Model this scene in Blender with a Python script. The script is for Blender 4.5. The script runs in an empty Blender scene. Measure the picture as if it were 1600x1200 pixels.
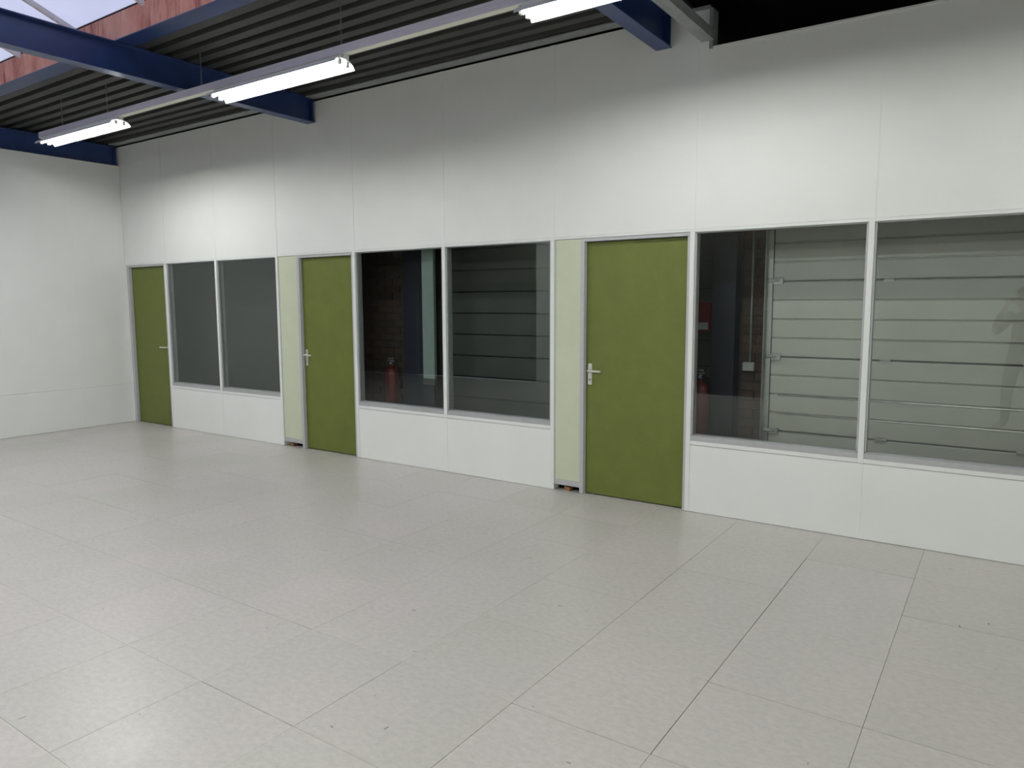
import bpy, bmesh, math, random
from mathutils import Vector, Matrix
random.seed(7)
SC = bpy.context.scene
COL = SC.collection

# ------------------------------------------------------------------ camera
CAM = Vector((9.926, -5.293, 1.605)); F_PX = 1138.475
cam_data = bpy.data.cameras.new('camera'); cam = bpy.data.objects.new('camera', cam_data); COL.objects.link(cam)
_yaw, _pit, _rol = math.radians(34.2828), math.radians(-6.3646), math.radians(-0.2289)
_fw = Vector((-math.sin(_yaw) * math.cos(_pit), math.cos(_yaw) * math.cos(_pit), math.sin(_pit)))
_r = Vector((math.cos(_yaw), math.sin(_yaw), 0)); _u = _r.cross(_fw)
_r2 = math.cos(_rol) * _r + math.sin(_rol) * _u; _u2 = -math.sin(_rol) * _r + math.cos(_rol) * _u
cam.matrix_world = Matrix(((_r2.x, _u2.x, -_fw.x, CAM.x), (_r2.y, _u2.y, -_fw.y, CAM.y), (_r2.z, _u2.z, -_fw.z, CAM.z), (0, 0, 0, 1)))
cam_data.sensor_width = 36.0; cam_data.lens = F_PX / 1600 * 36.0; cam_data.clip_start = 0.02
SC.camera = cam

# ------------------------------------------------------------------ sky, exposure
world = bpy.data.worlds.new('sky'); SC.world = world; world.use_nodes = True
bg = world.node_tree.nodes['Background']
bg.inputs['Color'].default_value = (0.70, 0.74, 0.98, 1); bg.inputs['Strength'].default_value = 1.0
TUBE_STRENGTH = 92.0
TUBE_COLOR = (0.985, 1.0, 0.955)
SC.view_settings.view_transform = 'Standard'; SC.view_settings.look = 'None'
SC.view_settings.exposure = 0.0; SC.view_settings.gamma = 1.0; SC.view_settings.use_curve_mapping = False
SC.cycles.use_denoising = True
SC.cycles.max_bounces = 10; SC.cycles.diffuse_bounces = 6; SC.cycles.transparent_max_bounces = 16
SC.cycles.sample_clamp_indirect = 6.0

# ------------------------------------------------------------------ materials
MATS = {}
def nodes_of(name):
    m = bpy.data.materials.new(name); m.use_nodes = True
    nt = m.node_tree; b = nt.nodes['Principled BSDF']; MATS[name] = m
    return m, nt, b
def mix_rgb(nt, fac, a, b, blend='MIX'):
    n = nt.nodes.new('ShaderNodeMix'); n.data_type = 'RGBA'; n.blend_type = blend
    for sock, v in ((n.inputs[0], fac), (n.inputs[6], a), (n.inputs[7], b)):
        if hasattr(v, 'links'): nt.links.new(v, sock)
        elif isinstance(v, tuple): sock.default_value = (*v, 1) if len(v) == 3 else v
        else: sock.default_value = v
    return n.outputs[2]
def noise(nt, scale, detail=3, rough=0.5, vec=None, stretch=None):
    if vec is None: vec = nt.nodes.new('ShaderNodeNewGeometry').outputs['Position']
    if stretch:
        mp = nt.nodes.new('ShaderNodeMapping'); nt.links.new(vec, mp.inputs['Vector']); mp.inputs['Scale'].default_value = stretch; vec = mp.outputs['Vector']
    n = nt.nodes.new('ShaderNodeTexNoise'); nt.links.new(vec, n.inputs['Vector'])
    n.inputs['Scale'].default_value = scale; n.inputs['Detail'].default_value = detail; n.inputs['Roughness'].default_value = rough
    return n.outputs['Fac']
def ramp(nt, fac, stops):
    n = nt.nodes.new('ShaderNodeValToRGB'); nt.links.new(fac, n.inputs['Fac'])
    while len(n.color_ramp.elements) < len(stops): n.color_ramp.elements.new(0.5)
    for e, (p, c) in zip(n.color_ramp.elements, stops): e.position = p; e.color = (*c, 1) if len(c) == 3 else c
    return n.outputs['Color']
def bump(nt, b, fac, strength, dist):
    n = nt.nodes.new('ShaderNodeBump'); n.inputs['Strength'].default_value = strength; n.inputs['Distance'].default_value = dist
    nt.links.new(fac, n.inputs['Height']); nt.links.new(n.outputs['Normal'], b.inputs['Normal'])
def plain(name, color, rough=0.5, metal=0.0, spec=0.5, vary=0.06, scale=14, bmp=0.0):
    m, nt, b = nodes_of(name)
    f = noise(nt, scale, 4)
    lo = tuple(max(0, c * (1 - vary)) for c in color); hi = tuple(min(1, c * (1 + vary)) for c in color)
    nt.links.new(ramp(nt, f, [(0.3, lo), (0.7, hi)]), b.inputs['Base Color'])
    b.inputs['Roughness'].default_value = rough; b.inputs['Metallic'].default_value = metal; b.inputs['Specular IOR Level'].default_value = spec
    if bmp: bump(nt, b, noise(nt, scale * 8, 3), bmp, 0.001)
    return m

plain('wall_white', (0.745, 0.757, 0.738), 0.5, vary=0.015, scale=3, spec=0.35)
plain('strip_white', (0.72, 0.735, 0.72), 0.42, vary=0.02, scale=6)
plain('cream', (0.525, 0.56, 0.42), 0.45, vary=0.03, scale=5)
plain('aluminium', (0.43, 0.44, 0.45), 0.42, metal=0.35, vary=0.04, scale=20)
plain('alu_jamb', (0.46, 0.46, 0.475), 0.45, metal=0.2, vary=0.04, scale=20)
plain('satin_steel', (0.62, 0.62, 0.58), 0.35, metal=0.6, vary=0.03, scale=30)
plain('blue_steel', (0.019, 0.043, 0.150), 0.32, spec=0.6, vary=0.15, scale=9, bmp=0.15)
plain('column_blue', (0.010, 0.013, 0.024), 0.5, vary=0.15, scale=9)
plain('grey_steel', (0.24, 0.255, 0.255), 0.5, vary=0.12, scale=9)
plain('deck_dark', (0.036, 0.036, 0.033), 0.5, vary=0.15, scale=5)
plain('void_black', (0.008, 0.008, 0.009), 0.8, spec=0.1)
plain('slab_dark', (0.16, 0.13, 0.10), 0.8)
plain('trunk_lilac', (0.56, 0.54, 0.62), 0.4, vary=0.03)
plain('trunk_cover', (0.80, 0.80, 0.68), 0.4, vary=0.02)
plain('reflector_white', (0.85, 0.86, 0.85), 0.35, vary=0.01)
plain('chain_metal', (0.30, 0.31, 0.30), 0.4, metal=0.7)
plain('holder_white', (0.75, 0.76, 0.74), 0.4, vary=0.02)
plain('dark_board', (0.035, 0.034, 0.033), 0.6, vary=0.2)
plain('panel_grey', (0.42, 0.415, 0.375), 0.30, vary=0.03, scale=4, spec=0.6)
plain('clad_grey', (0.055, 0.061, 0.055), 0.5, vary=0.08, scale=4)
plain('galvanised', (0.42, 0.43, 0.42), 0.38, metal=0.7, vary=0.1, scale=25)
plain('glint_metal', (0.92, 0.92, 0.90), 0.48, metal=1.0, vary=0.05)
plain('post_pale', (0.20, 0.255, 0.235), 0.5, vary=0.05)
plain('red_paint', (0.115, 0.016, 0.015), 0.3, vary=0.1)
plain('black_rubber', (0.02, 0.02, 0.02), 0.5)
plain('box_grey', (0.33, 0.34, 0.33), 0.5)
plain('mortar', (0.045, 0.040, 0.036), 0.9)
plain('hall_dark', (0.045, 0.040, 0.037), 0.8, vary=0.2)
plain('hall_light', (0.74, 0.76, 0.74), 0.6, vary=0.03)
plain('opening_black', (0.008, 0.008, 0.009), 0.9, spec=0.0)
plain('wood', (0.22, 0.11, 0.045), 0.6, vary=0.25, scale=40)
plain('bar_white', (0.62, 0.60, 0.62), 0.5, vary=0.05)
plain('skin', (0.52, 0.31, 0.23), 0.5); plain('jacket', (0.030, 0.034, 0.045), 0.8); plain('trousers', (0.035, 0.04, 0.06), 0.85)
plain('shoe', (0.015, 0.014, 0.013), 0.5); plain('hair', (0.05, 0.033, 0.022), 0.6); plain('eye_white', (0.7, 0.7, 0.68), 0.2)
plain('camera_silver', (0.45, 0.45, 0.46), 0.35, metal=0.5)

# green laminate door: faint woven mottling
m, nt, b = nodes_of('door_green')
c = ramp(nt, noise(nt, 6, 6, 0.65), [(0.25, (0.098, 0.118, 0.020)), (0.75, (0.128, 0.150, 0.030))])
c = mix_rgb(nt, 0.25, c, ramp(nt, noise(nt, 420, 2), [(0.35, (0.085, 0.105, 0.02)), (0.65, (0.150, 0.170, 0.040))]))
nt.links.new(c, b.inputs['Base Color']); b.inputs['Roughness'].default_value = 0.5; b.inputs['Specular IOR Level'].default_value = 0.35
bump(nt, b, noise(nt, 500, 2), 0.15, 0.0005)

# floor tile: pale greige vinyl with streaky marbling, flecks and scuffs
m, nt, b = nodes_of('floor_tile')
rnd = nt.nodes.new('ShaderNodeObjectInfo').outputs['Random']
pos = nt.nodes.new('ShaderNodeNewGeometry').outputs['Position']
base = ramp(nt, rnd, [(0.0, (0.515, 0.493, 0.462)), (0.5, (0.535, 0.509, 0.482)), (1.0, (0.548, 0.514, 0.496))])
mot = ramp(nt, noise(nt, 26, 6, 0.65, pos, (1.0, 1.6, 1.0)), [(0.30, (0.88, 0.88, 0.88)), (0.55, (1.0, 1.0, 1.0)), (0.75, (1.09, 1.09, 1.08))])
c = mix_rgb(nt, 1.0, base, mot, 'MULTIPLY')
big = ramp(nt, noise(nt, 1.1, 3, 0.5, pos), [(0.3, (0.95, 0.965, 0.94)), (0.7, (1.03, 1.01, 1.02))])
c = mix_rgb(nt, 1.0, c, big, 'MULTIPLY')
fl = ramp(nt, noise(nt, 95, 2, 0.5, pos), [(0.66, (0, 0, 0)), (0.74, (1, 1, 1))])
c = mix_rgb(nt, mix_rgb(nt, 0.35, (0, 0, 0), fl), c, (0.66, 0.65, 0.61))
# scuff marks: thin dark dashes, sparse
sc1 = ramp(nt, noise(nt, 13, 1, 0.4, pos, (1.0, 3.4, 1.0)), [(0.800, (0, 0, 0)), (0.815, (1, 1, 1))])
sc2 = ramp(nt, noise(nt, 9, 1, 0.4, pos, (3.8, 1.0, 1.0)), [(0.810, (0, 0, 0)), (0.825, (1, 1, 1))])
scf = mix_rgb(nt, 1.0, sc1, sc2, 'LIGHTEN')
c = mix_rgb(nt, mix_rgb(nt, 0.75, (0, 0, 0), scf), c, (0.10, 0.095, 0.09))
nt.links.new(c, b.inputs['Base Color'])
r = nt.nodes.new('ShaderNodeMapRange'); nt.links.new(noise(nt, 7, 4, 0.6, pos), r.inputs['Value'])
r.inputs['To Min'].default_value = 0.26; r.inputs['To Max'].default_value = 0.40
nt.links.new(r.outputs['Result'], b.inputs['Roughness']); b.inputs['Specular IOR Level'].default_value = 0.5
bump(nt, b, noise(nt, 5, 3, 0.5, pos), 0.12, 0.004)

# rusty red primer on the skylight kerb: streaks running down
m, nt, b = nodes_of('rust_kerb')
st = noise(nt, 2.2, 6, 0.7, None, (1.5, 1, 0.8)); st2 = noise(nt, 5.5, 5, 0.7, None, (1.6, 1, 0.22))
c = ramp(nt, st, [(0.30, (0.36, 0.12, 0.09)), (0.48, (0.56, 0.25, 0.19)), (0.68, (0.66, 0.36, 0.29))])
c = mix_rgb(nt, ramp(nt, st2, [(0.52, (0, 0, 0)), (0.66, (0.9, 0.9, 0.9))]), c, (0.22, 0.045, 0.035))
nt.links.new(c, b.inputs['Base Color']); b.inputs['Roughness'].default_value = 0.75

# bricks
m, nt, b = nodes_of('brick')
rnd = nt.nodes.new('ShaderNodeObjectInfo').outputs['Random']
c = ramp(nt, rnd, [(0.0, (0.060, 0.040, 0.032)), (0.5, (0.085, 0.055, 0.042)), (1.0, (0.070, 0.055, 0.048))])
c = mix_rgb(nt, 1.0, c, ramp(nt, noise(nt, 60, 4), [(0.3, (0.7, 0.7, 0.7)), (0.7, (1.2, 1.2, 1.2))]), 'MULTIPLY')
nt.links.new(c, b.inputs['Base Color']); b.inputs['Roughness'].default_value = 0.85; bump(nt, b, noise(nt, 90, 3), 0.4, 0.002)

# clear window glass: straight-through plus Fresnel mirror
m = bpy.data.materials.new('window_glass'); m.use_nodes = True; nt = m.node_tree; MATS['window_glass'] = m
for n in list(nt.nodes): nt.nodes.remove(n)
out = nt.nodes.new('ShaderNodeOutputMaterial'); tr = nt.nodes.new('ShaderNodeBsdfTransparent'); gl = nt.nodes.new('ShaderNodeBsdfGlossy')
tr.inputs['Color'].default_value = (0.925, 0.945, 0.935, 1); gl.inputs['Roughness'].default_value = 0.0; gl.inputs['Color'].default_value = (0.93, 0.98, 0.95, 1)
geo = nt.nodes.new('ShaderNodeNewGeometry'); mr = nt.nodes.new('ShaderNodeMapRange'); fr = nt.nodes.new('ShaderNodeFresnel'); ms = nt.nodes.new('ShaderNodeMixShader')
mr.inputs['To Min'].default_value = 1.5; mr.inputs['To Max'].default_value = 1 / 1.5
nt.links.new(geo.outputs['Backfacing'], mr.inputs['Value']); nt.links.new(mr.outputs['Result'], fr.inputs['IOR'])
nt.links.new(fr.outputs['Fac'], ms.inputs['Fac']); nt.links.new(tr.outputs['BSDF'], ms.inputs[1]); nt.links.new(gl.outputs['BSDF'], ms.inputs[2]); nt.links.new(ms.outputs['Shader'], out.inputs['Surface'])

# milky skylight sheet
m = bpy.data.materials.new('skylight_sheet'); m.use_nodes = True; nt = m.node_tree; MATS['skylight_sheet'] = m
for n in list(nt.nodes): nt.nodes.remove(n)
out = nt.nodes.new('ShaderNodeOutputMaterial'); tr = nt.nodes.new('ShaderNodeBsdfTransparent'); tl = nt.nodes.new('ShaderNodeBsdfTranslucent'); ms = nt.nodes.new('ShaderNodeMixShader')
tr.inputs['Color'].default_value = (0.97, 0.97, 0.98, 1)
nt.links.new(ramp(nt, noise(nt, 2.0, 4), [(0.3, (0.80, 0.80, 0.82)), (0.7, (0.95, 0.95, 0.96))]), tl.inputs['Color'])
ms.inputs['Fac'].default_value = 0.45
nt.links.new(tr.outputs['BSDF'], ms.inputs[1]); nt.links.new(tl.outputs['BSDF'], ms.inputs[2]); nt.links.new(ms.outputs['Shader'], out.inputs['Surface'])

# lit fluorescent tubes; emission strength set per fitting to match the uneven room brightness
for nm, k in (('tube_lit', 1.0), ('tube_strong', 1.14), ('tube_dim', 0.44), ('tube_low', 0.86), ('tube_strongest', 1.62), ('tube_bright', 1.2)):
    m, nt, b = nodes_of(nm)
    b.inputs['Base Color'].default_value = (0.9, 0.9, 0.9, 1); b.inputs['Emission Color'].default_value = (*TUBE_COLOR, 1); b.inputs['Emission Strength'].default_value = TUBE_STRENGTH * k

# ------------------------------------------------------------------ builders (all coordinates are world metres)
ORG = {}; CACHE = {}
def org(p): return ORG[p.name] if p is not None else Vector((0, 0, 0))
def tag(o, label=None, cat=None, group=None, kind=None):
    if label: o['label'] = label
    if cat: o['category'] = cat
    if group: o['group'] = group
    if kind: o['kind'] = kind
    return o
def empty(name, loc, label=None, cat=None, group=None, kind=None, parent=None):
    o = bpy.data.objects.new(name, None); COL.objects.link(o); o.empty_display_size = 0.1
    o.parent = parent; o.location = Vector(loc) - org(parent); ORG[o.name] = Vector(loc)
    return tag(o, label, cat, group, kind)
def link(name, me, loc, parent):
    o = bpy.data.objects.new(name, me); COL.objects.link(o); o.parent = parent
    o.location = Vector(loc) - org(parent); ORG[o.name] = Vector(loc)
    return o
def finish(bm, name, mat, smooth=False):
    bmesh.ops.recalc_face_normals(bm, faces=bm.faces)
    me = bpy.data.meshes.new(name); bm.to_mesh(me); bm.free(); me.materials.append(MATS[mat])
    if smooth:
        for p in me.polygons: p.use_smooth = True
    return me
def box(name, xs, ys, zs, mat, parent=None, bevel=0.0):
    d = [abs(a[1] - a[0]) for a in (xs, ys, zs)]; c = [(a[0] + a[1]) / 2 for a in (xs, ys, zs)]
    key = ('box', *(round(v, 5) for v in d), mat, bevel)
    if key not in CACHE:
        bm = bmesh.new(); bmesh.ops.create_cube(bm, size=1.0)
        for v in bm.verts: v.co = Vector((v.co.x * d[0], v.co.y * d[1], v.co.z * d[2]))
        if bevel: bmesh.ops.bevel(bm, geom=list(bm.edges), offset=min(bevel, min(d) * 0.45), segments=1, affect='EDGES')
        CACHE[key] = finish(bm, name, mat)
    return link(name, CACHE[key], c, parent)
def prism(name, prof, axis, a, b, mat, parent=None, smooth=False):
    """closed outline prof [(u,v)] extruded along axis from a to b; axis x: (y,z), y: (x,z), z: (x,y)"""
    def P(u, v, t): return {'x': (t, u, v), 'y': (u, t, v), 'z': (u, v, t)}[axis]
    us = [q[0] for q in prof]; vs = [q[1] for q in prof]
    c = Vector(P((min(us) + max(us)) / 2, (min(vs) + max(vs)) / 2, (a + b) / 2))
    bm = bmesh.new()
    va = [bm.verts.new(Vector(P(u, v, a)) - c) for u, v in prof]; vb = [bm.verts.new(Vector(P(u, v, b)) - c) for u, v in prof]
    n = len(prof)
    for i in range(n): bm.faces.new((va[i], va[(i + 1) % n], vb[(i + 1) % n], vb[i]))
    bm.faces.new(va); bm.faces.new(vb[::-1])
    return link(name, finish(bm, name, mat, smooth), c, parent)
def sweep(name, pts, rad, mat, parent=None, seg=8, cyc=False):
    pts = [Vector(p) for p in pts]; c = sum(pts, Vector()) / len(pts); n = len(pts)
    rads = rad if isinstance(rad, (list, tuple)) else [rad] * n
    bm = bmesh.new(); rings = []; up = Vector((0.13, 0.21, 0.97)).normalized()
    for i, p in enumerate(pts):
        t = (pts[(i + 1) % n] - pts[i - 1]) if cyc else (pts[min(i + 1, n - 1)] - pts[max(i - 1, 0)])
        t.normalize(); s = t.cross(up)
        if s.length < 1e-3: s = t.cross(Vector((1, 0, 0)))
        s.normalize(); w = s.cross(t)
        rings.append([bm.verts.new(p - c + (s * math.cos(2 * math.pi * k / seg) + w * math.sin(2 * math.pi * k / seg)) * rads[i]) for k in range(seg)])
    for i in range(n if cyc else n - 1):
        A, B = rings[i], rings[(i + 1) % n]
        for k in range(seg): bm.faces.new((A[k], A[(k + 1) % seg], B[(k + 1) % seg], B[k]))
    if not cyc: bm.faces.new(rings[0]); bm.faces.new(rings[-1][::-1])
    return link(name, finish(bm, name, mat, True), c, parent)
def lathe(name, prof, base, mat, parent=None, seg=20):
    """prof [(radius, height)] turned about the vertical through base"""
    bm = bmesh.new(); rings = []
    for rr, h in prof: rings.append([bm.verts.new((max(rr, 1e-4) * math.cos(2 * math.pi * k / seg), max(rr, 1e-4) * math.sin(2 * math.pi * k / seg), h)) for k in range(seg)])
    for A, B in zip(rings, rings[1:]):
        for k in range(seg): bm.faces.new((A[k], A[(k + 1) % seg], B[(k + 1) % seg], B[k]))
    bm.faces.new(rings[0]); bm.faces.new(rings[-1])
    return link(name, finish(bm, name, mat, True), base, parent)

# ------------------------------------------------------------------ key lines of the room
SEAM = [0.0, 0.962, 2.034, 3.165, 4.376, 5.557, 6.735, 7.945, 9.150, 10.36, 11.57, 12.78]
Z_LOW, Z_GLASS0, Z_HEAD, Z_TOP, Z_TOP_LOW = 0.522, 0.600, 2.116, 3.676, 3.400
SW = 0.018                       # half width of a cover strip
WT = 0.085                       # thickness of the partition
Y_OUT = 0.60                     # face of the outer wall behind the partition
X_END = 12.78; Y_BACK = -7.0; X_HALL = -4.0

# ------------------------------------------------------------------ floor of 600 mm raised tiles
floor = box('floor', (X_HALL, X_END), (Y_BACK, 0.75), (-0.20, -0.034), 'slab_dark'); tag(floor, 'pale greige raised floor of square vinyl tiles with thin dark joints', 'floor', kind='structure')
GX0, T = 0.555, 0.6
def xline(i): return GX0 + T * (i - 1)        # i = 1 -> 0.555
xl = sorted({0.004} | {round(xline(i), 4) for i in range(1, 23) if xline(i) < X_END} | {X_END})
xl = [X_HALL + 0.6 * k for k in range(7)][:-1] + [-0.40] + xl
xl = sorted(xl); yl = [0.0 - T * k for k in range(0, 12)] + [Y_BACK]
STRONG = 0.0036; MED = 0.0017; FAINT = 0.0009
def near(a, b): return abs(a - b) < 0.03
def gap_x(x, y0, y1):            # joint running along y at x, between y0 > y1
    ym = (y0 + y1) / 2
    if near(x, 8.955): return STRONG if -3.0 < ym < -0.6 else (0.0012 if ym > -0.6 else MED)
    if near(x, 9.555): return MED if ym > -3.0 else FAINT
    if near(x, 8.355): return 0.0020 if ym > -3.0 else MED
    if near(x, 7.755) and -3.6 < ym < -3.0: return 0.0022
    if near(x, 7.155): return MED if -4.2 < ym < -3.6 else 0.0014
    if near(x, 6.555): return 0.0019
    if near(x, 5.955) and ym > -2.4: return 0.0016
    return random.choice((0.0006, 0.0010, 0.0014, 0.0017))
def gap_y(y, x0, x1):
    xm = (x0 + x1) / 2
    if near(y, -0.6): return STRONG if 8.95 < xm < 9.56 else (0.0022 if xm > 9.5 else 0.0014)
    if near(y, -1.2): return 0.0026 if xm > 9.55 else random.choice((0.0007, 0.0012))
    if near(y, -1.8): return 0.0018 if xm > 8.95 else random.choice((0.0007, 0.0014))
    if near(y, -2.4): return 0.0034 if xm > 8.95 else (0.0018 if xm < 3.0 else random.choice((0.0006, 0.0012)))
    if near(y, -3.0): return STRONG if (8.35 < xm < 10.2 or 6.55 < xm < 7.15) else (0.0025 if xm < 6.6 else 0.0017)
    if near(y, -3.6): return STRONG if 7.15 < xm < 7.76 else (MED if xm > 7.7 else 0.0016)
    if near(y, -4.2): return MED
    return 0.0010
for a, b in zip(xl, xl[1:]):
    for c, d in zip(yl, yl[1:]):
        if a < -0.5 and c > -2.9: continue      # behind the side wall
        e = [gap_x(a, c, d) / 2, gap_x(b, c, d) / 2, gap_y(c, a, b) / 2, gap_y(d, a, b) / 2]
        dz = random.uniform(-0.0004, 0.0004)
        box('floor_tile', (a + e[0], b - e[1]), (d + e[3], c - e[2] - (0.0 if c < -0.01 else -0.08)), (-0.0335, 0.0 + dz - 0.0004), 'floor_tile', floor)
box('floor_slab', (0.0, X_END), (0.081, 0.74), (-0.03, -0.004), 'hall_dark', floor)

# ------------------------------------------------------------------ front partition: panels, cover strips, mullions
wf = empty('wall_front', (0, 0, 0), 'long white panelled partition wall with windows and three green doors', 'wall', kind='structure')
def panel(name, x0, x1, z0, z1, mat='wall_white', y0=0.0, y1=WT): return box(name, (x0, x1), (y0, y1), (z0, z1), mat, wf, 0.0012)
def zt(x): return Z_TOP if x < 8.04 else Z_TOP_LOW
DOORBAY = {0: (0.036, 0.944), 3: (3.498, 4.358), 6: (7.003, 7.927)}
WINBAY = [1, 2, 4, 5, 7, 8, 10]
for k, (a, b) in enumerate(zip(SEAM, SEAM[1:])):
    x0 = a + 0.002 if k else -0.09; x1 = b - 0.002
    if k == 7:
        panel('wall_panel', x0, x1, Z_HEAD + 0.026, Z_TOP_LOW); box('wall_panel', (x0, 8.036), (0.0, WT), (Z_TOP_LOW + 0.0003, Z_TOP), 'wall_white', wf)
    else: panel('wall_panel', x0, x1, Z_HEAD + 0.026, zt(x1))
    if k in WINBAY: panel('wall_panel', x0, x1, 0.002, Z_LOW)
    elif k not in DOORBAY: panel('wall_panel', x0, x1, 0.002, Z_HEAD + 0.022)
for k, s in enumerate(SEAM[1:-1], 1):
    ztop = Z_TOP if s < 8.0 else Z_TOP_LOW
    L, R = (k - 1), k
    box('cover_strip', (s - SW, s + SW), (-0.0025, -0.0002), (Z_HEAD + 0.0262, ztop), 'wall_white', wf)
    if L in WINBAY and R in WINBAY: box('cover_strip', (s - SW, s + SW), (-0.0025, -0.0002), (0.003, Z_LOW), 'wall_white', wf)
    lo = Z_LOW + 0.001 if (L in WINBAY and R in WINBAY) else 0.003
    box('mullion', (s - SW, s + SW), (-0.006, WT - 0.002), (lo, Z_HEAD + 0.0258), 'strip_white', wf, 0.0015)
for x0, x1 in ((SEAM[1] + SW, SEAM[3] - SW), (SEAM[4] + SW, SEAM[6] - SW), (SEAM[7] + SW, SEAM[9] - SW)):
    box('head_trim', (x0, x1), (-0.004, 0.05), (Z_HEAD + 0.003, Z_HEAD + 0.025), 'strip_white', wf, 0.001)
    mids = [s for s in SEAM if x0 < s < x1]
    ed = [x0] + [v for s in mids for v in (s - SW, s + SW)] + [x1]
    for a, b in zip(ed[::2], ed[1::2]): box('sill_trim', (a, b), (-0.005, 0.05), (Z_LOW + 0.003, Z_LOW + 0.032), 'strip_white', wf, 0.0015)
box('corner_post', (-0.09, 0.0355), (0.0, 0.08), (0.002, Z_HEAD + 0.025), 'wall_white', wf)
# head flashing over door bays and the two narrow cream infill panels
for x0, x1 in ((0.036, SEAM[1] - SW), (SEAM[3] + SW, SEAM[4] - SW), (SEAM[6] + SW, SEAM[7] - SW)):
    box('head_trim', (x0, x1), (-0.004, 0.05), (Z_HEAD + 0.006, Z_HEAD + 0.025), 'strip_white', wf, 0.001)
for x0, x1 in ((SEAM[3] + SW, 3.497), (SEAM[6] + SW, 7.002)):
    ip = box('infill_panel', (x0 + 0.010, x1 - 0.001), (0.002, 0.06), (0.098, Z_HEAD + 0.003), 'cream', wf, 0.001)
    box('edge_bead', (x0 + 0.0005, x0 + 0.0095), (0.0, 0.055), (0.05, Z_HEAD + 0.003), 'alu_jamb', ip)
    box('bottom_rail', (x0 + 0.0100, x1 - 0.001), (0.0, 0.06), (0.050, 0.097), 'alu_jamb', ip, 0.001)
    box('cavity_back', (x0, x1), (0.10, 0.11), (0.0, 0.10), 'opening_black', ip)
# top channel on the raised end of the wall by the blue beam
box('end_channel', (8.0365, 8.062), (-0.012, 0.0975), (Z_TOP_LOW + 0.001, Z_TOP), 'grey_steel', wf, 0.001)
box('end_channel', (7.80, 8.036), (-0.012, 0.0975), (Z_TOP + 0.001, Z_TOP + 0.024), 'grey_steel', wf, 0.001)
box('cap_strip', (8.064, X_END), (-0.008, 0.0925), (Z_TOP_LOW + 0.0005, Z_TOP_LOW + 0.014), 'strip_white', wf, 0.001)

# ------------------------------------------------------------------ windows
WLAB = {1: 'tall dark interior window next to the green door in the corner', 2: 'tall dark window bordering the narrow cream panel of the middle green door',
        4: 'dark window with a fire extinguisher behind it, directly beside the middle green door', 5: 'window showing dark horizontal cladding, bordering the cream panel of the nearest door',
        7: 'large window beside the nearest green door, blue column and shutter edge behind', 8: 'large window cut by the picture edge, grey sectional shutter behind and photographer mirrored', 10: 'interior window farther along the white partition, outside the picture'}
for n, k in enumerate(WINBAY[:6], 1):
    x0, x1 = SEAM[k] + SW + 0.0005, SEAM[k + 1] - SW - 0.0005
    w = empty('window_%d' % n, ((x0 + x1) / 2, 0, Z_LOW + 0.034), WLAB[k], 'window', 'interior windows of the partition', 'structure')
    z0, z1 = Z_LOW + 0.0325, Z_HEAD + 0.0015
    prism('glazing_bead', [(0.000, z0), (0.000, z0 + 0.036), (0.022, Z_GLASS0), (0.075, Z_GLASS0), (0.075, z0)], 'x', x0, x1, 'aluminium', w)
    box('glazing_bead', (x0, x1), (0.008, 0.075), (z1 - 0.006, z1), 'aluminium', w)
    for s, xa, xb in ((0, x0, x0 + 0.012), (1, x1 - 0.014, x1)):
        box('glazing_bead', (xa, xb), (0.006, 0.024), (Z_GLASS0 + 0.0005, z1 - 0.0065), 'aluminium', w, 0.001)
        box('reveal_lining', (xa, xb - (0.002 if s == 0 else -0.0)), (0.034, 0.082), (Z_GLASS0 + 0.0005, z1 - 0.0065), 'aluminium', w)
    box('pane', (x0 + 0.001, x1 - 0.001), (0.026, 0.032), (Z_GLASS0 + 0.0008, z1 - 0.0068), 'window_glass', w)

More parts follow.
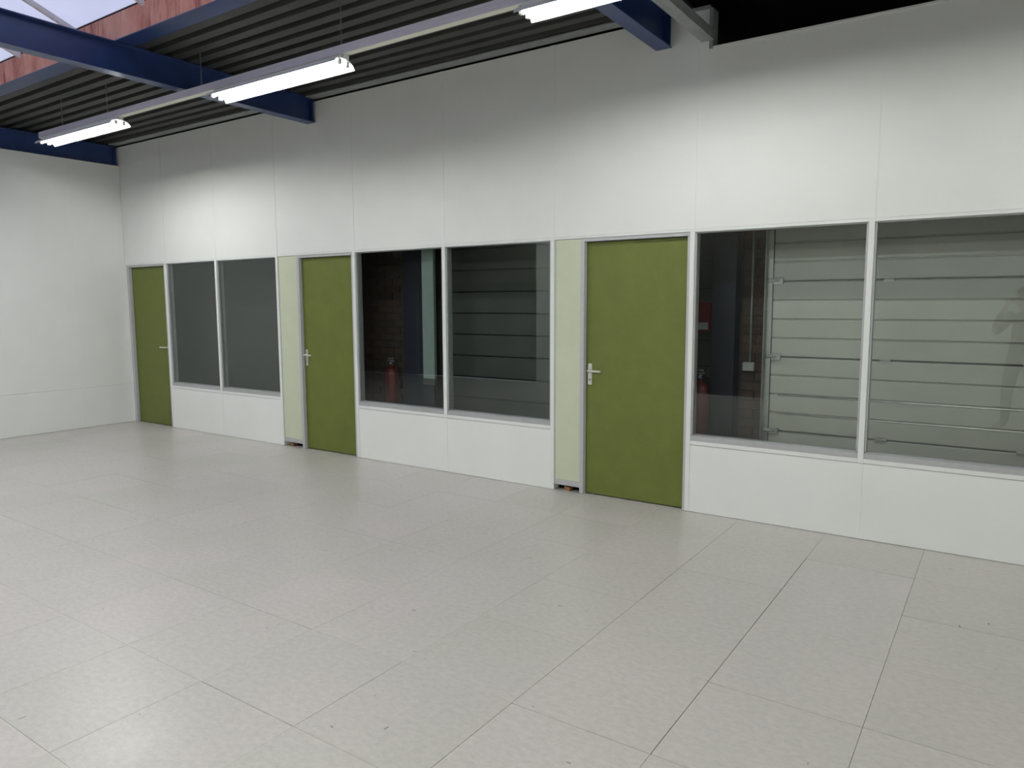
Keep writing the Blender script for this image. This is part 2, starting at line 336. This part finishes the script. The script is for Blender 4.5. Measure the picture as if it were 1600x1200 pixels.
# ------------------------------------------------------------------ doors
DLAB = {0: 'olive green door in the corner beside the side wall', 3: 'olive green middle door with narrow cream panel beside it', 6: 'olive green nearest door with lever handle between two window pairs'}
def door(n, k, xl0, xl1, jl, jr, hand):
    a, b = DOORBAY[k]
    d = empty('door_%d' % n, ((a + b) / 2, 0, 0), DLAB[k], 'door', kind='structure')
    box('jamb', (a, a + jl), (-0.006, 0.082), (0.001, Z_HEAD + 0.003), 'alu_jamb', d, 0.0015)
    box('jamb', (b - jr, b), (-0.006, 0.082), (0.001, Z_HEAD + 0.003), 'alu_jamb', d, 0.0015)
    box('head_jamb', (a + jl + 0.0003, b - jr - 0.0003), (-0.006, 0.082), (2.094, Z_HEAD + 0.003), 'alu_jamb', d, 0.0015)
    box('door_stop', (a + jl + 0.0003, a + jl + 0.006), (0.012, 0.030), (0.002, 2.093), 'alu_jamb', d)
    leaf = box('door_leaf', (a + jl + 0.004, b - jr - 0.004), (0.034, 0.074), (0.010, 2.088), 'door_green', d, 0.001)
    # handle: escutcheon plate, rose collar, lever, key cylinder
    xc = a + jl + 0.040 if hand > 0 else b - jr - 0.040
    zc = 1.045
    pl = box('handle_plate', (xc - 0.019, xc + 0.019), (0.0265, 0.0335), (zc - 0.118, zc + 0.060), 'satin_steel', leaf, 0.003)
    sweep('lever', [(xc, 0.026, zc), (xc, -0.006, zc), (xc + 0.006 * hand, -0.020, zc), (xc + 0.03 * hand, -0.024, zc), (xc + 0.112 * hand, -0.024, zc), (xc + 0.122 * hand, -0.018, zc)], 0.0095, 'satin_steel', leaf, 10)
    sweep('lever_collar', [(xc, 0.0262, zc), (xc, 0.014, zc)], 0.017, 'satin_steel', leaf, 14)
    sweep('key_cylinder', [(xc, 0.0262, zc - 0.075), (xc, 0.021, zc - 0.075)], 0.0085, 'aluminium', leaf, 12)
    for zh in (0.25, 1.05, 1.85):
        xh = (b - jr - 0.002) if hand > 0 else (a + jl + 0.002)
        sweep('hinge', [(xh, 0.030, zh - 0.045), (xh, 0.030, zh + 0.045)], 0.0035, 'alu_jamb', leaf, 8)
    return d
door(1, 0, 0, 0, 0.056, 0.018, -1)
door(2, 3, 0, 0, 0.040, 0.018, 1)
door(3, 6, 0, 0, 0.036, 0.018, 1)

# ------------------------------------------------------------------ side wall
wl = empty('wall_left', (0, 0, 0), 'plain white panelled side wall with a low horizontal joint', 'wall', kind='structure')
ys = [-0.002, -0.64, -1.84, -3.04]
for a, b in zip(ys, ys[1:]):
    box('wall_panel', (-0.09, 0.0), (b + 0.001, a - 0.001), (0.002, 0.5225), 'wall_white', wl, 0.0012)
    box('wall_panel', (-0.09, 0.0), (b + 0.001, a - 0.001), (0.5245, 3.432), 'wall_white', wl, 0.0012)
for y in ys[1:]: box('cover_strip', (0.0002, 0.002), (y - SW, y + SW), (0.003, 3.432), 'wall_white', wl)

# ------------------------------------------------------------------ roof: trapezoidal deck, ledges, dark upper roof
def deck_profile(y0, y1, z, pitch=0.155, low=0.085, h=0.085):
    pts = []; y = y0
    while y < y1 - 1e-6:
        w = (pitch - low)
        for dy, dz in ((0, 0), (low, 0), (low + w * 0.25, h), (low + w * 0.75, h)):
            if y + dy <= y1: pts.append((y + dy, z + dz))
        y += pitch
    pts.append((y1, z + 0.0))
    return pts + [(a, b + 0.004) for a, b in reversed(pts)]
Z_DECK = 3.702
ceil = empty('ceiling', (3.5, -1, Z_DECK), 'dark grey corrugated metal roof deck over the white walls', 'ceiling', kind='structure')
prism('deck_sheet', deck_profile(-1.872, 0.70, Z_DECK), 'x', X_HALL, 7.80, 'deck_dark', ceil)
prism('deck_sheet', deck_profile(Y_BACK, -4.70, Z_DECK), 'x', X_HALL, X_END, 'deck_dark', ceil)
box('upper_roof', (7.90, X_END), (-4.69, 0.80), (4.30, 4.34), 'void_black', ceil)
box('upper_roof', (X_HALL - 0.1, -0.13), (-4.69, -1.88), (Z_DECK + 0.01, Z_DECK + 0.05), 'deck_dark', ceil)
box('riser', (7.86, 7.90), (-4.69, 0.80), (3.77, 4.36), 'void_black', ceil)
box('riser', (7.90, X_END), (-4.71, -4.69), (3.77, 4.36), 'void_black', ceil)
for x0, x1 in ((0.02, 3.755), (3.895, 7.635)):
    box('deck_ledge', (x0, x1), (-0.135, -0.028), (3.684, 3.696), 'grey_steel', ceil, 0.001)

# ------------------------------------------------------------------ blue steel I-beams (240 x 120)
def i_beam(x, y0, y1, z0, label, plate=True, h=0.24, w=0.12, mat='blue_steel'):
    o = empty('steel_beam', (x, (y0 + y1) / 2, z0), label, 'beam', 'blue roof beams')
    box('bottom_flange', (x - w / 2, x + w / 2), (y0, y1), (z0, z0 + 0.0098), mat, o, 0.001)
    box('web', (x - 0.0031, x + 0.0031), (y0, y1), (z0 + 0.0099, z0 + h - 0.0099), mat, o)
    box('top_flange', (x - w / 2, x + w / 2), (y0, y1), (z0 + h - 0.0098, z0 + h), mat, o, 0.001)
    if plate:
        box('end_stiffener', (x + 0.0032, x + w / 2 - 0.001), (y1 - 0.03, y1 - 0.018), (z0 + 0.0100, z0 + h - 0.0100), mat, o)
        box('end_stiffener', (x - w / 2 + 0.001, x - 0.0032), (y1 - 0.03, y1 - 0.018), (z0 + 0.0100, z0 + h - 0.0100), mat, o)
    return o
i_beam(-0.062, Y_BACK + 0.05, -0.012, 3.4405, 'dark blue steel beam lying on top of the side wall')
i_beam(3.825, Y_BACK + 0.05, -0.012, 3.4580, 'dark blue steel beam crossing below the skylight, ending above the middle door')
i_beam(7.695, Y_BACK + 0.05, -0.012, 3.4580, 'blue steel beam ending at the stepped top of the white wall')
# grey channel hung beside the last beam
ch = empty('steel_channel', (8.04, -2.5, 3.45), 'light grey steel channel running beside the blue beam at the wall step', 'channel')
prism('channel_body', [(7.985, 3.452), (8.075, 3.452), (8.075, 3.520), (8.069, 3.520), (8.069, 3.458), (7.991, 3.458), (7.991, 3.520), (7.985, 3.520)], 'y', Y_BACK + 0.1, -0.014, 'grey_steel', ch)

# ------------------------------------------------------------------ skylight: blue edge trimmer, rusty kerb, bars and milky panes
sk = empty('skylight', (3.8, -3.35, 3.70), 'ridge skylight with rusty red kerb and milky white panes', 'skylight')
YK, YK2, ZK = -2.032, -4.60, 3.905
box('edge_trimmer', (0.02, 7.62), (YK - 0.004, -1.876), (3.7005, 3.7085), 'blue_steel', sk, 0.001)
box('edge_trimmer', (0.02, 7.62), (-4.695, YK2 + 0.004), (3.7005, 3.7085), 'blue_steel', sk, 0.001)
box('kerb', (-0.10, 7.80), (YK, YK + 0.006), (3.709, ZK), 'rust_kerb', sk)
box('kerb', (-0.10, 7.80), (YK2 - 0.006, YK2), (3.709, ZK), 'rust_kerb', sk)
box('kerb_infill', (-0.10, 7.80), (YK + 0.0065, -1.875), (3.76, ZK + 0.02), 'void_black', sk)
ym = (YK + YK2) / 2; zr = ZK + 0.012 + (YK - ym) * math.tan(math.radians(21))
xb = [-0.10] + [0.105 + 1.05 * k for k in range(0, 8)] + [7.80]
for sgn, ya in ((1, YK), (-1, YK2)):
    for x0, x1 in zip(xb, xb[1:]):
        prism('pane', [(ya, ZK + 0.012), (ym + 0.004 * sgn, zr), (ym + 0.004 * sgn, zr + 0.008), (ya, ZK + 0.020)], 'x', x0 + 0.002, x1 - 0.002, 'skylight_sheet', sk)
    for x in xb[1:-1]:
        prism('glazing_bar', [(ya, ZK - 0.030), (ym, zr - 0.042), (ym, zr - 0.002), (ya, ZK + 0.010)], 'x', x - 0.018, x + 0.018, 'bar_white', sk)
for xe in (-0.115, 7.80):
    prism('gable_end', [(YK, ZK - 0.19), (YK2, ZK - 0.19), (YK2, ZK + 0.02), (ym, zr + 0.02), (YK, ZK + 0.02)], 'x', xe, xe + 0.012, 'bar_white', sk)

# ------------------------------------------------------------------ lighting trunking with fluorescent battens
YT = -1.475
FIX = [(1.30, 2.84), (4.355, 5.895), (7.41, 8.95), (10.465, 12.005)]
def chain(name, x, y, z0, z1, parent):
    bm = bmesh.new(); n = max(2, int((z1 - z0) / 0.021)); s = (z1 - z0) / n; c = Vector((x, y, (z0 + z1) / 2))
    for i in range(n):
        zc = z0 + (i + 0.5) * s - c.z; hl = s * 0.66; hw = 0.0055; rr = 0.0018; rings = []
        for k in range(10):
            t = 2 * math.pi * k / 10; u = hw * math.cos(t); v = hl * math.sin(t)
            dirn = Vector((math.cos(t), 0, math.sin(t)))
            ring = []
            for q in range(5):
                f = 2 * math.pi * q / 5
                p = Vector((u, 0, v)) + dirn * rr * math.cos(f) + Vector((0, rr * math.sin(f), 0))
                if i % 2: p = Vector((p.y, p.x, p.z))
                ring.append(bm.verts.new(p + Vector((0, 0, zc))))
            rings.append(ring)
        for k in range(10):
            A, B = rings[k], rings[(k + 1) % 10]
            for q in range(5): bm.faces.new((A[q], A[(q + 1) % 5], B[(q + 1) % 5], B[q]))
    return link(name, finish(bm, name, 'chain_metal', True), c, parent)
ZT0, ZT1 = 3.372, 3.430
def trunking(y, x0, x1, label, chains, zc):
    t = empty('light_trunking', ((x0 + x1) / 2, y, zc), label, 'trunking', 'ceiling light trunking runs')
    w = 0.029
    prism('trunk_rail', [(y - w, ZT0), (y + w, ZT0), (y + w, ZT1), (y + w - 0.012, ZT1), (y + w - 0.012, ZT1 - 0.003), (y - w + 0.012, ZT1 - 0.003), (y - w + 0.012, ZT1), (y - w, ZT1), (y - w, ZT0 + 0.042), (y - w + 0.003, ZT0 + 0.040), (y - w + 0.003, ZT0 + 0.036), (y - w, ZT0 + 0.034)], 'x', x0, x1, 'trunk_lilac', t)
    box('cover_strip', (x0 + 0.002, x1 - 0.002), (y - 0.026, y + 0.026), (ZT0 - 0.0035, ZT0 - 0.0003), 'trunk_cover', t)
    for x in chains: chain('chain', x, y, ZT1 - 0.004, zc, t)
    return t
def batten(y, x0, x1, label, tube='tube_lit'):
    o = empty('batten_light', ((x0 + x1) / 2, y, ZT0), label, 'light', 'fluorescent batten lights')
    box('batten_body', (x0 + 0.01, x1 - 0.01), (y - 0.027, y + 0.027), (3.345, ZT0 - 0.0045), 'reflector_white', o)
    # trough reflector, open below
    ins = [(-0.098, 3.296), (-0.080, 3.322), (-0.045, 3.338), (-0.027, 3.341), (0.027, 3.341), (0.045, 3.338), (0.080, 3.322), (0.098, 3.296)]
    outl = [(0.1005, 3.2965), (0.082, 3.325), (0.046, 3.3415), (0.027, 3.3445), (-0.027, 3.3445), (-0.046, 3.3415), (-0.082, 3.325), (-0.1005, 3.2965)]
    prism('reflector', [(y + u, v) for u, v in ins + outl], 'x', x0, x1, 'reflector_white', o)
    for u in (-0.036, 0.036):
        sweep('tube', [(x0 + 0.03, y + u, 3.3185), (x1 - 0.03, y + u, 3.3185)], 0.0130, tube, o, 12)
        for xa, xb2 in ((x0 + 0.004, x0 + 0.029), (x1 - 0.029, x1 - 0.004)):
            box('lamp_holder', (xa, xb2), (y + u - 0.013, y + u + 0.013), (3.300, 3.3365), 'holder_white', o, 0.003)
    for xa, xb2 in ((x0 - 0.022, x0 - 0.001), (x1 + 0.001, x1 + 0.022)):
        box('end_clip', (xa, xb2), (y - 0.020, y + 0.020), (3.335, ZT0 - 0.0045), 'holder_white', o, 0.004)
    return o
trunking(YT, 1.24, 12.1, 'pale lilac-grey light rail hung on chains along the long partition', (1.72, 2.62, 4.16, 5.86, 7.2), Z_DECK)
BL = ['lit fluorescent batten nearest the corner of the two white walls', 'lit fluorescent batten hanging across the dark blue beam above the middle windows',
      'lit fluorescent batten cut by the top edge, before the blue beam end', 'lit fluorescent batten outside the picture along the same rail']
for i, ((a, b), l) in enumerate(zip(FIX, BL)):
    o = batten(YT, a, b, l, ('tube_strong', 'tube_dim', 'tube_low', 'tube_low')[i])
    if i == 1: o.rotation_euler.x = math.radians(-6.0); o.location.z -= 0.0065      # this one hangs slightly rolled
YT2 = -6.30
trunking(YT2, 1.24, 12.1, 'second light rail parallel to the first, behind the photographer', (1.8, 4.2, 5.9, 7.2, 10.2), Z_DECK)
ORD = ['first', 'second', 'third', 'fourth', 'fifth', 'sixth', 'seventh']
for i in range(7): batten(YT2, 1.30 + 1.5275 * i, 2.84 + 1.5275 * i - 0.06, 'lit batten of the second rail, %s from the hall opening' % ORD[i], 'tube_strongest' if i < 3 else 'tube_bright')

# ------------------------------------------------------------------ outer wall behind the partition
wo = empty('wall_outer', (4, Y_OUT, 0), 'dark outer wall seen through the windows of the partition', 'wall', kind='structure')
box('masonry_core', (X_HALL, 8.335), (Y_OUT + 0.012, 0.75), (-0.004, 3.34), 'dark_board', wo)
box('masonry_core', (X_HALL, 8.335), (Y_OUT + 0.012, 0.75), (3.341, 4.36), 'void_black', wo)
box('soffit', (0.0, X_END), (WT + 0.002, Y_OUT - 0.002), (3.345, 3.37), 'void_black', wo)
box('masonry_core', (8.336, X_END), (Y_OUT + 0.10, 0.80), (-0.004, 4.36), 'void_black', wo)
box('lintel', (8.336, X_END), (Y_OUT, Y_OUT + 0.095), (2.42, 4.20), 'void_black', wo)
def bricks(x0, x1):
    bh, bl, j = 0.065, 0.21, 0.010; z = 0.0; r = 0
    while z < 2.5:
        x = x0 - (0.11 if r % 2 else 0)
        while x < x1:
            a, b = max(x, x0), min(x + bl, x1)
            if b - a > 0.03: box('brick', (a, b), (Y_OUT - 0.0, Y_OUT + 0.011), (z, z + bh), 'brick', wo)
            x += bl + j
        z += bh + j; r += 1
bricks(3.90, 4.60); bricks(8.155, 8.335)
for i in range(12):
    z = 0.01 + 0.2137 * i - 0.005
    box('cladding_board', (5.03, 7.93), (Y_OUT - 0.016, Y_OUT + 0.010), (z + 0.004, z + 0.2137 - 0.004), 'clad_grey', wo, 0.003)

def column(x0, x1, label):
    o = empty('steel_column', ((x0 + x1) / 2, 0.53, 0), label, 'column', 'blue columns behind the windows')
    box('column_flange', (x0, x1), (0.455, 0.466), (0.0, 3.34), 'column_blue', o)
    box('column_flange', (x0, x1), (0.568, 0.579), (0.0, 3.34), 'column_blue', o)
    box('column_web', ((x0 + x1) / 2 - 0.004, (x0 + x1) / 2 + 0.004), (0.4665, 0.5675), (0.0, 3.34), 'column_blue', o)
    return o
column(4.62, 4.98, 'dark blue steel column behind the window beside the middle door')
column(7.945, 8.135, 'dark blue steel column behind the window beside the nearest door')

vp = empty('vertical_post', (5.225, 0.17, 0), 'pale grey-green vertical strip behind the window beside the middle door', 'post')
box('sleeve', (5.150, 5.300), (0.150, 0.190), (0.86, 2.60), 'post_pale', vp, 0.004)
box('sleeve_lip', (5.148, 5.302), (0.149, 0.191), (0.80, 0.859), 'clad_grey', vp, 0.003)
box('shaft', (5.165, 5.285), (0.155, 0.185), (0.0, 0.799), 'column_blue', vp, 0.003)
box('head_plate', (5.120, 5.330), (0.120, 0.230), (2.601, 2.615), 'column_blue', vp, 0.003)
def extinguisher(x, y, z, label, r=0.075):
    o = empty('fire_extinguisher', (x, y, z), label, 'fire extinguisher', 'fire extinguishers behind the windows')
    lathe('cylinder', [(r * 0.9, 0), (r, 0.012), (r, 0.40), (r * 0.92, 0.44), (r * 0.6, 0.475), (0.022, 0.49), (0.020, 0.505)], (x, y, z), 'red_paint', o)
    lathe('valve', [(0.016, 0.506), (0.018, 0.53), (0.012, 0.545)], (x, y, z), 'galvanised', o, 12)
    sweep('hose', [(x + 0.015, y - 0.01, z + 0.53), (x + 0.075, y - 0.02, z + 0.52), (x + r + 0.012, y - 0.01, z + 0.44), (x + r + 0.012, y, z + 0.2)], 0.009, 'black_rubber', o)
    box('grip', (x - 0.07, x + 0.03), (y - 0.008, y + 0.008), (z + 0.548, z + 0.563), 'galvanised', o, 0.003)
    box('carry_grip', (x - 0.06, x + 0.02), (y - 0.008, y + 0.008), (z + 0.572, z + 0.585), 'galvanised', o, 0.003)
    box('wall_bracket', (x - 0.03, x + 0.03), (y + r * 0.98, Y_OUT - 0.017), (z + 0.3, z + 0.36), 'galvanised', o)
    sweep('gauge', [(x, y - 0.018, z + 0.527), (x, y - 0.030, z + 0.527)], 0.014, 'box_grey', o, 12)
    return o
extinguisher(4.40, 0.50, 0.43, 'red fire extinguisher on the dark brick pier behind the window by the middle door')
extinguisher(7.855, 0.495, 0.47, 'red fire extinguisher on grey cladding behind the window by the nearest door')
fb = empty('alarm_box', (7.84, Y_OUT - 0.017, 1.36), 'small dark red box on the cladding above the fire extinguisher', 'box')
box('housing', (7.77, 7.915), (Y_OUT - 0.075, Y_OUT - 0.0165), (1.36, 1.60), 'red_paint', fb, 0.006)
box('cover_plate', (7.79, 7.895), (Y_OUT - 0.082, Y_OUT - 0.0755), (1.38, 1.44), 'box_grey', fb, 0.002)
jb = empty('junction_box', (8.22, Y_OUT - 0.001, 1.05), 'pale junction box with conduit on the dark brick pier', 'junction box')
box('housing', (8.175, 8.265), (Y_OUT - 0.055, Y_OUT - 0.001), (1.055, 1.125), 'box_grey', jb, 0.006)
sweep('conduit', [(8.225, Y_OUT - 0.014, 1.126), (8.225, Y_OUT - 0.014, 2.4)], 0.009, 'grey_steel', jb)

# sectional overhead door, seen from inside
DX0, DX1, SEC = 8.385, 11.60, 0.5875
sd = empty('sectional_door', ((DX0 + DX1) / 2, Y_OUT, 0), 'grey ribbed sectional overhead door behind the two largest windows', 'overhead door')
for s in range(4):
    z0 = s * SEC + 0.002
    rows = 4; rh = SEC / rows; y0 = Y_OUT
    pts = [(y0 + 0.045, z0)]
    for q in range(rows):
        a = z0 + q * rh; b2 = a + rh - (0.0015 if q == rows - 1 else 0)
        pts += [(y0 + 0.017, a + 0.0015), (y0 + 0.002, a + 0.005), (y0, a + 0.008), (y0, b2 - 0.014), (y0 + 0.0008, b2 - 0.0105), (y0 + 0.0030, b2 - 0.0075), (y0 + 0.0065, b2 - 0.0060), (y0 + 0.017, b2 - 0.0055)]
    pts += [(y0 + 0.045, z0 + SEC - 0.0015)]
    sec = prism('door_section', pts, 'x', DX0, DX1, 'panel_grey', sd)
    if s:
        for hx in (9.19, 10.05, 10.9):
            hg = box('hinge', (hx - 0.035, hx + 0.035), (Y_OUT - 0.005, Y_OUT - 0.0005), (z0 - 0.022, z0 + 0.020), 'galvanised', sec, 0.001)
            sweep('hinge_pin', [(hx - 0.038, Y_OUT - 0.010, z0), (hx + 0.038, Y_OUT - 0.010, z0)], 0.0045, 'galvanised', sec)
        box('end_hinge', (DX0 + 0.002, DX0 + 0.075), (Y_OUT - 0.022, Y_OUT - 0.0005), (z0 - 0.028, z0 + 0.026), 'galvanised', sec, 0.003)
        sweep('roller', [(DX0 - 0.030, Y_OUT - 0.035, z0 + 0.004), (DX0 + 0.045, Y_OUT - 0.035, z0 + 0.004)], [0.020, 0.006], 'galvanised', sec)
for z, r_ in ((SEC, 0.0022), (SEC + 0.147, 0.0055), (SEC + 0.294, 0.0055)):  # shiny strips added on lower rows to imitate specular highlight lines
    sweep('glint_strip', [(DX0 + 0.06, Y_OUT - 0.0015, z - 0.006), (DX1, Y_OUT - 0.0015, z - 0.006)], r_, 'glint_metal', sd, 12)
prism('track', [(8.338, 0.515), (8.342, 0.515), (8.342, 0.585), (8.380, 0.585), (8.380, 0.589), (8.338, 0.589)], 'z', 0.0, 2.42, 'galvanised', sd)
prism('end_seal', [(8.3805, 0.594), (8.384, 0.594), (8.384, 0.62), (8.3805, 0.62)], 'z', 0.0, 2.40, 'black_rubber', sd)
# offcuts under the cream panels
for x, l in ((3.26, 'brown wooden wedge in the slot under the cream panel of the middle door'), (6.845, 'brown wooden wedge in the slot under the cream panel of the nearest door')):
    w = prism('wood_wedge', [(x, 0.001), (x + 0.055, 0.001), (x + 0.055, 0.030), (x, 0.040)], 'y', 0.018, 0.075, 'wood'); tag(w, l, 'wood wedge', 'wooden wedges')

# ------------------------------------------------------------------ the rest of the hall behind the camera (mirrored in the panes)
wb = empty('wall_back', (5, Y_BACK, 0), 'hall wall opposite the partition, pale with a dark brick stretch', 'wall', kind='structure')
box('wall_panel', (2.10, 4.20), (Y_BACK - 0.1, Y_BACK), (0.002, 3.76), 'hall_light', wb)
box('wall_panel', (4.20, 6.61), (Y_BACK - 0.1, Y_BACK), (0.002, 3.76), 'hall_dark', wb)
box('wall_panel', (6.61, X_END), (Y_BACK - 0.1, Y_BACK), (0.002, 2.30), 'hall_light', wb)
box('wall_panel', (6.61, X_END), (Y_BACK - 0.1, Y_BACK), (2.301, 3.76), 'hall_dark', wb)
box('wall_panel', (X_HALL, -1.10), (Y_BACK - 0.1, Y_BACK), (0.002, 3.76), 'hall_dark', wb)
box('wall_panel', (-1.10, 2.10), (Y_BACK - 0.1, Y_BACK), (2.02, 3.76), 'hall_dark', wb)
box('doorway_depth', (-1.2, 2.2), (Y_BACK - 0.9, Y_BACK - 0.11), (0.002, 2.2), 'opening_black', wb)
wr = box('wall_right', (X_END, X_END + 0.1), (Y_BACK, 0.8), (0.0, 4.36), 'hall_light'); tag(wr, 'pale hall end wall outside the picture', 'wall', kind='structure')
wh = box('wall_hall', (X_HALL - 0.1, X_HALL), (Y_BACK, 0.8), (0.0, 3.8), 'hall_dark'); tag(wh, 'dark hall wall beyond the side wall', 'wall', kind='structure')

# ------------------------------------------------------------------ the photographer, mirrored in the largest window
PB = Vector((10.08, -5.52, 0)); PF = Vector((-0.5633, 0.8263, 0)); PR = Vector((0.8263, 0.5633, 0))
def PP(a, b, z): return PB + PR * a + PF * b + Vector((0, 0, z))
SK = []; ED = []
def sv(p, r, mat, link_to=None):
    SK.append((p, r, mat)); i = len(SK) - 1
    if link_to is not None: ED.append((link_to, i))
    return i
pel = sv(PP(0, 0, 0.96), 0.150, 1); sp = sv(PP(0, 0.0, 1.13), 0.150, 0, pel); chs = sv(PP(0, 0.0, 1.33), 0.165, 0, sp)
nb = sv(PP(0, 0.0, 1.475), 0.070, 0, chs); nk = sv(PP(0, 0.015, 1.530), 0.052, 2, nb)
h1 = sv(PP(0, 0.035, 1.585), 0.070, 2, nk); h2 = sv(PP(0, 0.040, 1.650), 0.088, 2, h1); h3 = sv(PP(0, 0.030, 1.720), 0.074, 2, h2)
for s_ in (-1, 1):
    hip = sv(PP(0.10 * s_, 0, 0.88), 0.105, 1, pel); kn = sv(PP(0.15 * s_, 0.02, 0.49), 0.068, 1, hip); an = sv(PP(0.18 * s_, -0.02, 0.10), 0.050, 1, kn)
    ft = sv(PP(0.19 * s_, 0.07, 0.045), 0.045, 3, an); sv(PP(0.20 * s_, 0.17, 0.035), 0.036, 3, ft)
    sh = sv(PP(0.175 * s_, -0.01, 1.41), 0.075, 0, chs); el = sv(PP(0.33 * s_, 0.06, 1.20), 0.055, 0, sh); fa = sv(PP(0.19 * s_, 0.19, 1.39), 0.042, 0, el)
    wr_ = sv(PP(0.105 * s_, 0.225, 1.50), 0.030, 2, fa); pa = sv(PP(0.082 * s_, 0.232, 1.555), 0.027, 2, wr_)
    for k in range(4):                                  # four fingers curled round the camera, unequal lengths
        l = (0.9, 1.0, 0.95, 0.78)[k]; zz = 1.632 - 0.020 * k
        f1 = sv(PP(0.072 * s_, 0.246, zz - 0.012), 0.0095, 2, pa); f2 = sv(PP(0.062 * s_, 0.2625, zz), 0.0085, 2, f1); sv(PP((0.062 - 0.030 * l) * s_, 0.2635, zz + 0.002), 0.0075, 2, f2)
    t1 = sv(PP(0.062 * s_, 0.214, 1.572), 0.0105, 2, pa); sv(PP(0.036 * s_, 0.216, 1.588), 0.0090, 2, t1)
me = bpy.data.meshes.new('body_cage'); me.from_pydata([tuple(p - PB) for p, r, m_ in SK], ED, []); me.update()
tmp = bpy.data.objects.new('body_cage', me); COL.objects.link(tmp)
md = tmp.modifiers.new('skin', 'SKIN'); md.use_smooth_shade = True; md.branch_smoothing = 0.35
lay = me.skin_vertices[0]
for i, (p, r, m_) in enumerate(SK): lay.data[i].radius = (r, r * (0.68 if i in (pel, sp, chs) else 1.0)); lay.data[i].use_root = (i == pel)
ss = tmp.modifiers.new('sub', 'SUBSURF'); ss.levels = 1; ss.render_levels = 1
bpy.context.view_layer.update()
ev = tmp.evaluated_get(bpy.context.evaluated_depsgraph_get()); bodym = bpy.data.meshes.new_from_object(ev)
bpy.data.objects.remove(tmp, do_unlink=True)
bodym.materials.clear()
for n_ in ('jacket', 'trousers', 'skin', 'shoe'): bodym.materials.append(MATS[n_])
samples = [(p - PB, m_) for p, r, m_ in SK]
for a, b in ED: samples.append(((SK[a][0] + SK[b][0]) / 2 - PB, SK[a][2] if SK[a][2] != 2 else SK[b][2]))
for pl in bodym.polygons:
    pl.use_smooth = True; pl.material_index = min(samples, key=lambda q: (q[0] - pl.center).length)[1]
per = empty('person', PB, 'person in a dark jacket taking the picture, mirrored in the largest window', 'person')
body = link('body', bodym, PB, per)
def blob(name, c, rad, mat, parent, cut=None, seg=18):
    bm = bmesh.new(); bmesh.ops.create_uvsphere(bm, u_segments=seg, v_segments=10, radius=1.0)
    for v in bm.verts: v.co = PR * v.co.x * rad[0] + PF * v.co.y * rad[1] + Vector((0, 0, v.co.z * rad[2]))
    if cut: bmesh.ops.delete(bm, geom=[v for v in bm.verts if cut(v.co.dot(PF), v.co.z)], context='VERTS')
    return link(name, finish(bm, name, mat, True), c, parent)
blob('hair', PP(0, 0.020, 1.672), (0.095, 0.108, 0.112), 'hair', per, lambda f, z: z < 0.02 and f > -0.02 or z < -0.07)
blob('nose', PP(0, 0.128, 1.632), (0.015, 0.020, 0.024), 'skin', per)
for s_ in (-1, 1):
    blob('ear', PP(0.088 * s_, 0.030, 1.640), (0.012, 0.022, 0.032), 'skin', per)
    e_ = blob('eye', PP(0.032 * s_, 0.112, 1.655), (0.014, 0.012, 0.010), 'eye_white', per)
    blob('pupil', PP(0.032 * s_, 0.1205, 1.655), (0.006, 0.005, 0.006), 'hair', e_)
blob('mouth', PP(0, 0.108, 1.588), (0.024, 0.008, 0.006), 'red_paint', per)
cc = empty('compact_camera', PP(0, 0.24, 1.58), 'small silver compact camera held up by the photographer', 'camera')
def obox(name, a, b, z, mat, parent):
    bm = bmesh.new(); bmesh.ops.create_cube(bm, size=1.0); c = PP((a[0] + a[1]) / 2, (b[0] + b[1]) / 2, (z[0] + z[1]) / 2)
    for v in bm.verts: v.co = PR * v.co.x * (a[1] - a[0]) + PF * v.co.y * (b[1] - b[0]) + Vector((0, 0, v.co.z * (z[1] - z[0])))
    bmesh.ops.bevel(bm, geom=list(bm.edges), offset=0.003, segments=2, affect='EDGES')
    return link(name, finish(bm, name, mat), c, parent)
obox('camera_body', (-0.050, 0.050), (0.228, 0.252), (1.575, 1.633), 'camera_silver', cc)
sweep('lens_barrel', [PP(0, 0.2525, 1.605), PP(0, 0.262, 1.605), PP(0, 0.268, 1.605)], [0.022, 0.021, 0.018], 'black_rubber', cc, 20)
obox('screen', (-0.036, 0.028), (0.2265, 0.2279), (1.580, 1.628), 'opening_black', cc)
